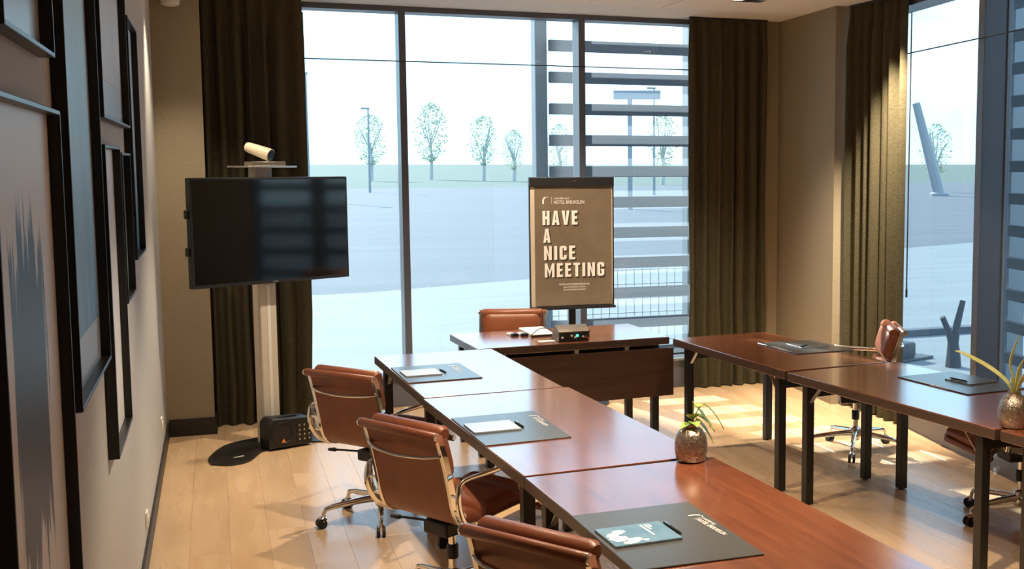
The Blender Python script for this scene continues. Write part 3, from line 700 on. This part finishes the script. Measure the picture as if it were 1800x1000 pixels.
# loudspeaker lying on the foot plate
o = thing('loudspeaker', 'black powered loudspeaker with round woofer on the foot plate', 'loudspeaker', (.425, 8.36, .012), math.atan2(.38, .926))
part('cabinet', MB().prism([(-.155, 0), (.155, 0), (.155, .155), (.135, .19), (-.125, .205), (-.155, .17)], -.15, 0), 'black_plastic', o, .012, 3, rot=(PI / 2, 0, 0))
rotf = Matrix.Rotation(PI / 2, 3, 'X')
part('woofer', MB().lathe([(.082, 0), (.082, .006), (.072, .008), (.060, -.006), (.03, -.022), (.026, -.016), (.0, -.012)], 28, (-.058, -.001, .100), rotf), 'rubber', o)
part('control_panel', MB().box(.04, .145, -.003, .001, .02, .165), 'tv_screen', o, .001)
for i in range(3):
    for j in range(4): part('control_knob', MB().cyl((.058 + i * .034, -.003, .045 + j * .032), (.058 + i * .034, -.012, .045 + j * .032), .006, 10), 'steel', o)
lg = part('warning_triangle', MB().prism([(-.016, 0), (.016, 0), (0, .028)], -.001, .0), 'orange', o, 0, rot=(PI / 2, 0, 0), loc=(-.058, -.012, .04), label='small orange triangle emblem')
part('carry_handle', MB().box(-.07, .07, .05, .08, .198, .206), 'rubber', o, .002)

# ================================================================== flip chart and poster
fc = thing('flip_chart', 'black flip chart stand holding the brown poster', 'flip chart', (2.625, 9.10, 0), R(-1.5))
part('board', MB().box(-.335, .335, .0, .025, .79, 1.80), 'white_plastic', fc, .003)
part('clamp_bar', MB().box(-.342, .342, -.022, .03, 1.742, 1.817), 'black_plastic', fc, .006)
part('clamp_clip', MB().prism([(-.045, 0), (.03, .004), (.045, .02), (.02, .016), (-.04, .008)], -.004, 0), 'chrome', fc, .001, 1, (0, -.022, 1.776), (PI / 2, 0, 0))
part('pen_tray', MB().box(-.345, .345, -.05, .02, .776, .796), 'black_plastic', fc, .004)
part('side_rail', MB().box(-.343, -.335, -.006, .02, .79, 1.745), 'black_plastic', fc); part('side_rail', MB().box(.335, .343, -.006, .02, .79, 1.745), 'black_plastic', fc)
part('post', MB().box(-.022, .034, .03, .07, .05, 1.75), 'black_metal', fc, .004)
part('base', MB().lathe([(.0, 0), (.30, 0), (.30, .012), (.05, .03), (.04, .055)], 28, (0, .05, 0)), 'black_metal', fc)
for k in range(3):
    pass
po = thing('poster', 'brown paper poster reading HAVE A NICE MEETING on the flip chart', 'poster', (2.625, 9.10, 0), R(-1.5))
S = .00463
def bx(px): return (px - 1004.5) * S
def bz(py): return 1.812 - (py - 312) * .00449
def curl(n=10):
    V = []; F = []
    pts = [(-.0035, 1.742), (-.0035, .95), (-.006, .90), (-.012, .86), (-.018, .83), (-.022, .806)]
    for x in (-.300, .325):
        for y, z in pts: V.append((x if z > .9 else x + (.9 - z) * (.05 if x < 0 else 0), y - (.002 if x < 0 else 0), z))
    m = len(pts); o2 = len(V)
    for v in list(V): V.append((v[0], v[1] + .0012, v[2]))
    for k in range(m - 1): F.append((k, k + m, k + m + 1, k + 1)); F.append((o2 + k, o2 + k + 1, o2 + k + m + 1, o2 + k + m)); F.append((k, k + 1, o2 + k + 1, o2 + k)); F.append((k + m, o2 + k + m, o2 + k + m + 1, k + m + 1))
    F += [(0, o2, o2 + m, m), (m - 1, 2 * m - 1, o2 + 2 * m - 1, o2 + m - 1)]
    return MB().add(V, F)
part('printed_sheet', curl(), 'poster', po, angle=60)
part('backing_sheet', MB().box(-.332, .331, -.002, -.0005, .80, 1.744), 'poster_edge', po)
def block_letters(word, x, z, wd, ht, y, mat, name):
    """condensed bold capitals built from strokes, fitted to a box"""
    t = .19; W = dict(H=.46, A=.50, V=.50, E=.38, N=.48, I=.19, C=.45, M=.62, T=.42, G=.46)
    def q(a, b, c, d): return [a, b, c, d]
    def r(x0, x1, z0, z1): return [(x0, z0), (x1, z0), (x1, z1), (x0, z1)]
    def glyph(c, w):
        if c == 'H': return [r(0, t, 0, 1), r(w - t, w, 0, 1), r(t, w - t, .42, .60)]
        if c == 'I': return [r(0, w, 0, 1)]
        if c == 'E': return [r(0, t, 0, 1), r(t, w, 0, .17), r(t, w * .93, .42, .58), r(t, w, .83, 1)]
        if c == 'T': return [r(0, w, .83, 1), r(w / 2 - t / 2, w / 2 + t / 2, 0, .83)]
        if c == 'A': return [[(0, 0), (t, 0), (w / 2, .86), (w / 2, 1), (w / 2 - t * .55, 1)], [(w - t, 0), (w, 0), (w / 2 + t * .55, 1), (w / 2, 1), (w / 2, .86)], r(w * .3, w * .7, .18, .33)]
        if c == 'V': return [[(0, 1), (w / 2 - t * .55, 0), (w / 2, 0), (w / 2, .14), (t, 1)], [(w, 1), (w - t, 1), (w / 2, .14), (w / 2, 0), (w / 2 + t * .55, 0)]]
        if c == 'N': return [r(0, t * .9, 0, 1), r(w - t * .9, w, 0, 1), [(t * .9, 1), (t * .9, .62), (w - t * .9, 0), (w - t * .9, .38)]]
        if c == 'M': return [r(0, t * .85, 0, 1), r(w - t * .85, w, 0, 1), [(t * .85, 1), (t * .85, .62), (w / 2, .05), (w / 2, .45)], [(w - t * .85, 1), (w / 2, .45), (w / 2, .05), (w - t * .85, .62)]]
        if c in 'CG':
            P = [r(0, t, .12, .88), [(0, .12), (.1, 0), (w - .1, 0), (w, .12), (w - t, .17), (t, .17)], [(0, .88), (t, .83), (w - t, .83), (w, .88), (w - .1, 1), (.1, 1)], r(w - t, w, .66, .88)]
            return P + ([r(w - t, w, .12, .50), r(w * .5, w - t, .38, .50)] if c == 'G' else [r(w - t, w, .12, .34)])
    tot = sum(W[c] for c in word) + .15 * (len(word) - 1); k = wd / tot; mb = MB(); cx = 0
    for c in word:
        for n_, P in enumerate(glyph(c, W[c])):
            yy = y - .00002 * n_
            mb.add([(x + (cx + u) * k, yy, z + v * ht) for u, v in P], [tuple(range(len(P)))])
        cx += W[c] + .15
    me = bpy.data.meshes.new(name); me.from_pydata(mb.v, [], mb.f); me.materials.append(M[mat]); return put(name, me, po)
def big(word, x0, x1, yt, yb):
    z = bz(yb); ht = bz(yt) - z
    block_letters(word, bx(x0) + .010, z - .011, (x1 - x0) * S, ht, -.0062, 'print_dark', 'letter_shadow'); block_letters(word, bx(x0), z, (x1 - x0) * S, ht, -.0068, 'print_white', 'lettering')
def line(body, x0, x1, yt, yb, bold=.0):
    z = bz(yb); text_part(body, 'print_white', po, bx(x0), z, (x1 - x0) * S, bz(yt) - z, -.0068, bold=bold)
big('HAVE', 953, 1014, 369.5, 394); big('A', 954, 966.5, 400.5, 425); big('NICE', 955, 1009.5, 431, 455.5); big('MEETING', 956, 1061, 461.5, 486)
line('VAN DER VALK', 973.5, 1000, 346.5, 349.6); line('HOTEL BREUKELEN', 973, 1026, 351.5, 357.5)
line('WWW.HOTELBREUKELEN.NL', 980.5, 1035, 497.5, 501, .004); line('@HOTELBREUKELEN', 988.5, 1027.5, 503, 506, .004); line('# HOTELBREUKELEN', 988.5, 1027.5, 507.5, 510.5, .004)
def emblem(sx, sz):
    """bird head emblem: a curved stem with a beak stroke"""
    a = catmull([(0, 0, 0), (-.05, 0, .35), (.02, 0, .7), (.25, 0, .95), (.5, 0, 1.0)], 5); b2 = catmull([(.22, 0, 0), (.2, 0, .35), (.25, 0, .62), (.38, 0, .78), (.5, 0, .82)], 5)
    V = [(p.x * sx, 0, p.z * sz) for p in a] + [(p.x * sx, 0, p.z * sz) for p in b2]; n = len(a)
    F = [(k, k + 1, n + k + 1, n + k) for k in range(n - 1)]
    o2 = len(V); V += [(.6 * sx, 0, .98 * sz), (1. * sx, 0, .9 * sz), (1. * sx, 0, .98 * sz), (.62 * sx, 0, 1.06 * sz)]; F.append((o2, o2 + 1, o2 + 2, o2 + 3))
    return MB().add(V, F)
part('emblem', emblem(.048, .055), 'print_white', po, loc=(bx(953.5), -.0066, bz(357.5))); part('divider', MB().box(0, .0015, -.0003, 0, 0, .055), 'print_white', po, loc=(bx(969), -.0066, bz(357.5)))

# ================================================================== things on the tables
ZT = TH
def desk_pad(corners, label, logo=True, flip=False):
    """corners: near the seat left/right, far left/right, as measured on the table"""
    cx = sum(c[0] for c in corners) / 4; cy = sum(c[1] for c in corners) / 4
    o = thing('desk_pad', label, 'desk pad', (cx, cy, ZT), group='dark grey desk pads')
    part('pad', MB().prism([(c[0] - cx, c[1] - cy) for c in corners], 0, .006), 'mat_grey', o, .0015, 1)
    return o
def pad_logo(o, x, y, rz, s=1.0):
    """white emblem and two lines of lettering printed on the pad (local to the pad)"""
    e = emblem(.035 * s, .04 * s); V = [(v[0], v[2], .0064) for v in e.v]
    h = bpy.data.objects.new('logo', None); C.objects.link(h); h.parent = o; h.location = (x, y, 0); h.rotation_euler = (0, 0, rz)
    part('emblem', MB().add(V, e.f), 'print_white', h)
    part('divider', MB().box(.042 * s, .0435 * s, 0, .04 * s, .0060, .0064), 'print_white', h)
    text_part('VAN DER VALK', 'print_white', h, .05 * s, .026 * s, .08 * s, .012 * s, .0064, True, .004)
    text_part('HOTEL BREUKELEN', 'print_white', h, .05 * s, .002 * s, .185 * s, .018 * s, .0064, True, .004)
pd = desk_pad([(.918, 6.982), (1.318, 7.000), (1.348, 6.477), (.936, 6.451)], 'desk pad on the far left table, reflecting the window'); pad_logo(pd, .11, .19, R(-86))
pd = desk_pad([(.988, 5.469), (1.385, 5.495), (1.405, 4.905), (1.021, 4.876)], 'desk pad on the middle left table'); pad_logo(pd, .135, .20, R(-86))
pd = desk_pad([(1.077, 3.775), (1.505, 3.79), (1.515, 3.187), (1.098, 3.185)], 'desk pad with blue booklet on the near left table'); pad_logo(pd, .145, .15, R(-84))
pd = desk_pad([(3.305, 7.08), (3.700, 7.09), (3.755, 6.60), (3.349, 6.59)], 'desk pad on the far right table'); pad_logo(pd, -.165, -.15, R(95))
pd = desk_pad([(3.499, 5.667), (3.885, 5.700), (3.955, 5.125), (3.565, 5.092)], 'desk pad on the middle right table beside the pale plant'); pad_logo(pd, -.155, -.15, R(97))
def notebook(x, y, rz, wd, ln, label, cover='paper', th=.006, z=ZT + .0062):
    o = thing('notepad', label, 'notepad', (x, y, z), rz, 'notepads on the desk pads')
    part('pages', MB().box(-wd / 2, wd / 2, -ln / 2, ln / 2, 0, th), 'paper', o, .001, 1); part('cover', MB().box(-wd / 2, wd / 2, -ln / 2, ln / 2, th, th + .001), cover, o)
    return o
def pen(x, y, rz, label, z=ZT + .0062):
    o = thing('pen', label, 'pen', (x, y, z + .0045), rz, 'black ball pens'); part('barrel', MB().tube([(0, -.065, 0), (0, -.05, 0), (0, .06, 0), (0, .07, 0)], [.0015, .0045, .0045, .002], 10), 'black_plastic', o)
    part('clip', MB().box(-.0015, .0015, .02, .062, .004, .0055), 'chrome', o)
principled('booklet_blue', (.09, .19, .29), .35, col2=(.14, .26, .36), scale=(9, 9, 9))
notebook(1.048, 6.72, R(3), .20, .19, 'white notepad on the far left desk pad'); pen(1.175, 6.73, R(6), 'black pen beside the notepad at the far left table')
notebook(1.122, 5.20, R(3), .212, .195, 'white notepad on the middle left desk pad'); pen(1.247, 5.20, R(4), 'black pen beside the notepad at the middle left table')
nb = notebook(1.216, 3.49, R(3), .225, .19, 'blue booklet with white flower print on the near left desk pad', 'booklet_blue')
fl = MB()
for k, (u, v, r) in enumerate(((-.075, -.03, .030), (-.055, .035, .022), (-.04, -.06, .022), (-.085, .01, .02), (-.02, -.05, .015), (-.06, -.075, .016), (.0, -.07, .010))):
    n = 9; pts = [(u + r * (1 + .25 * math.sin(3 * t * 2 * PI / n + k)) * math.cos(2 * PI * t / n), v + r * (1 + .2 * math.cos(5 * t + k)) * math.sin(2 * PI * t / n)) for t in range(n)]
    fl.prism(pts, .0072 + k * .00003, .0074 + k * .00003)
part('flower_print', fl, 'print_white', nb, label='white flower print on the booklet cover')
h = bpy.data.objects.new('booklet_title', None); C.objects.link(h); h.parent = nb; h.location = (.028, .075, .0075); h.rotation_euler = (0, 0, R(-88))
text_part('NOTES', 'print_white', h, 0, .014, .07, .010, 0, True, .004) if False else None
for k, (l, y0) in enumerate(((.055, .020), (.11, .006), (.03, .032))): part('title_line', MB().box(0, l, y0, y0 + .007, 0, .0003), 'print_white', h)
pen(1.342, 3.512, R(5), 'black pen lying on the edge of the blue booklet', ZT + .0062)
notebook(3.56, 6.86, R(5), .20, .20, 'notepad on the far right desk pad', 'mat_grey'); pen(3.50, 6.80, R(-50), 'silver tipped pen on the far right desk pad', ZT + .0135)
notebook(3.80, 5.40, R(8), .20, .20, 'dark notepad on the desk pad beside the pale plant', 'mat_grey'); pen(3.725, 5.405, R(10), 'black pen on the notepad beside the pale plant', ZT + .0135)

# vases
def vase(x, y, s, label):
    o = thing('vase', label, 'vase', (x, y, ZT), group='hammered bronze vases')
    part('vessel', MB().lathe([(.0, 0), (.048 * s, 0), (.058 * s, .006 * s), (.066 * s, .04 * s), (.066 * s, .075 * s), (.060 * s, .105 * s), (.046 * s, .128 * s), (.030 * s, .138 * s), (.026 * s, .141 * s), (.027 * s, .150 * s), (.022 * s, .150 * s), (.021 * s, .135 * s), (.0, .13 * s)], 28), 'bronze', o, angle=50)
    return o
def leaf(mb, base, d, ln, wd, up=(0, 0, 1), droop=.5):
    base, d, up = Vector(base), Vector(d).normalized(), Vector(up); side = d.cross(up).normalized(); V = []; n = 7
    for k in range(n + 1):
        t = k / n; c = base + d * ln * t - up * droop * ln * t * t; wv = wd * math.sin(PI * min(1, t * .93 + .07)) ** .8 * (1 - .35 * t)
        V += [c - side * wv + up * .12 * wd, c + Vector((0, 0, -.002)), c + side * wv + up * .12 * wd]
    F = []
    for k in range(n):
        a = 3 * k; F += [(a, a + 1, a + 4, a + 3), (a + 1, a + 2, a + 5, a + 4)]
    n0 = len(V); V += [(Vector(v) - up * .0012) for v in V]; F += [tuple(i + n0 for i in f[::-1]) for f in F]
    return mb.add(V, F)
vase(1.738, 4.345, 1.0, 'bronze vase with green leaves on the left table row')
o = thing('leafy_sprig', 'green leafy sprig in the vase on the left table row', 'plant', (1.738, 4.345, ZT + .14))
part('stem', MB().tube(catmull([(0, 0, -.06), (.004, 0, .02), (.012, .005, .06), (.008, 0, .10)], 5), [.0028] * 16, 6), 'stem', o)
part('stem', MB().tube(catmull([(0, 0, -.05), (.012, 0, .03), (.035, -.005, .075), (.055, -.01, .09)], 5), [.002] * 16, 6), 'stem', o)
for b, d, l, wd, dr in (((-.006, -.005, .012), (-1, -.3, .25), .045, .018, .6), ((.0, -.01, .02), (.1, -.8, .6), .05, .022, .9), ((.012, 0, .045), (.7, -.4, .1), .075, .022, .9), ((.012, .003, .09), (.35, -.2, -.3), .075, .016, .5),
                        ((.050, -.01, .09), (.75, -.2, -.4), .08, .020, .7), ((.045, -.01, .085), (-.3, -.3, .2), .04, .016, .5), ((.004, 0, .03), (-.2, -.6, .7), .06, .020, .4), ((.02, 0, .03), (.8, -.5, -.6), .075, .017, .6)):
    part('leaf', leaf(MB(), b, d, l * 1.15, wd * 1.45, droop=dr), 'leaf', o, angle=60)
vase(3.325, 4.395, 1.08, 'bronze vase with pale strap leaves on the right table row')
o = thing('strap_leaf_plant', 'pale yellow-green strap leaves in the vase on the right table row', 'plant', (3.325, 4.395, ZT + .15))
def strap(pts, wd, rad=.004):
    c = catmull(pts, 6); V = []; n = len(c)
    for k, p in enumerate(c):
        d = (c[min(k + 1, n - 1)] - c[max(k - 1, 0)]).normalized(); sd = d.cross(Vector((.5, -.8, .3))).normalized(); t = k / (n - 1); wv = wd * (.5 + .7 * math.sin(PI * min(1, t * 1.05))) * (1 - .6 * t ** 4)
        nr = d.cross(sd) * .0015; V += [p - sd * wv - nr, p + sd * wv - nr, p + sd * wv + nr, p - sd * wv + nr]
    F = [(3, 2, 1, 0), tuple(range(4 * n - 4, 4 * n))]
    for k in range(n - 1):
        for q in range(4): F.append((4 * k + q, 4 * k + (q + 1) % 4, 4 * k + 4 + (q + 1) % 4, 4 * k + 4 + q))
    return MB().add(V, F)
for pts, wd in (([(0, 0, -.05), (-.02, .01, .04), (-.08, .06, .11), (-.17, .13, .17), (-.21, .16, .185)], .013), ([(0, 0, -.05), (-.005, 0, .06), (-.02, .01, .13), (.0, .02, .19), (.04, .03, .26)], .010),
                ([(0, 0, -.04), (.02, -.01, .05), (.06, -.02, .09), (.10, -.03, .08)], .014), ([(0, 0, -.04), (-.01, -.01, .04), (-.03, -.02, .07), (-.045, -.03, .06)], .012), ([(0, 0, -.04), (.01, 0, .05), (.035, .01, .12), (.05, .0, .16)], .014)):
    part('leaf', strap(pts, wd), 'leaf_pale', o, angle=60)

# things on the cross table
o = thing('projector_box', 'dark wedge shaped connection box with a green light on the cross table', 'device', (2.205, 7.70, ZT), R(1))
part('housing', MB().prism([(-.11, 0), (.095, 0), (.095, .012), (.03, .083), (-.03, .083)], 0, .0) if False else MB().add(
    [(-.108, -.085, 0), (.108, -.085, 0), (.108, .10, 0), (-.108, .10, 0), (-.108, -.085, .068), (.108, -.085, .068), (.108, .0, .105), (-.108, .0, .105), (-.108, .10, .01), (.108, .10, .01)],
    [(3, 2, 1, 0), (4, 5, 6, 7), (7, 6, 9, 8), (8, 9, 2, 3), (0, 1, 5, 4), (1, 2, 9, 6, 5), (0, 4, 7, 8, 3)]), 'box_metal', o, .003)
part('socket_panel', MB().box(-.103, .103, -.088, -.084, .006, .062), 'black_plastic', o)
part('green_light', MB().lathe([(.009, 0), (.009, .004), (.004, .007)], 12, (.020, -.088, .040), Matrix.Rotation(PI / 2, 3, 'X')), 'led_green', o, label='glowing green light')
for x, z in ((-.085, .03), (-.02, .04), (.005, .028), (.06, .03)): part('plug', MB().box(x - .006, x + .006, -.10, -.087, z - .006, z + .006), 'white_plastic', o, .001)
part('cable', MB().tube(catmull([(.02, -.095, .032), (.06, -.105, .030), (.095, -.10, .055), (.107, -.088, .078)], 6), .0025, 6), 'rubber', o)
part('cable', MB().tube(catmull([(.06, -.10, .03), (.085, -.108, .026), (.097, -.112, .012), (.092, -.114, .004)], 6), .002, 6), 'orange', o)
o = thing('sketch_pad', 'open white pad beside the connection box on the cross table', 'notepad', (2.065, 8.06, ZT), R(4))
part('pages', MB().prism([(-.085, -.15), (.075, -.15), (.12, .23), (-.06, .23)], 0, .018), 'white_plastic', o, .002, 1); part('dark_binding', MB().box(-.088, .078, -.153, -.146, 0, .012), 'black_plastic', o)
o = thing('cable_loop', 'thin dark cable arching over the white pad', 'cable', (2.03, 7.93, ZT))
part('cable_run', MB().tube(catmull([(-.05, -.02, .0035), (-.03, -.02, .025), (.03, .0, .055), (.09, .0, .045), (.12, -.05, .004)], 6), .003, 6), 'rubber', o)
o = thing('card', 'small white card in front of the connection box', 'card', (2.035, 7.685, ZT), R(4)); part('sheet', MB().box(-.055, .055, -.035, .035, 0, .003), 'white_plastic', o)
for k, (x, y, lab) in enumerate(((1.887, 8.03, 'left one of two small plug adapters on the cross table'), (1.952, 8.01, 'right one of two small plug adapters on the cross table'))):
    o = thing('plug_adapter', lab, 'adapter', (x, y, ZT), R(10), 'small plug adapters')
    part('adapter_body', MB().box(-.022, .022, -.05, -.01, 0, .02), 'black_plastic', o, .003); part('adapter_lid', MB().box(-.026, .018, -.01, .06, 0, .016), 'white_plastic', o, .003)
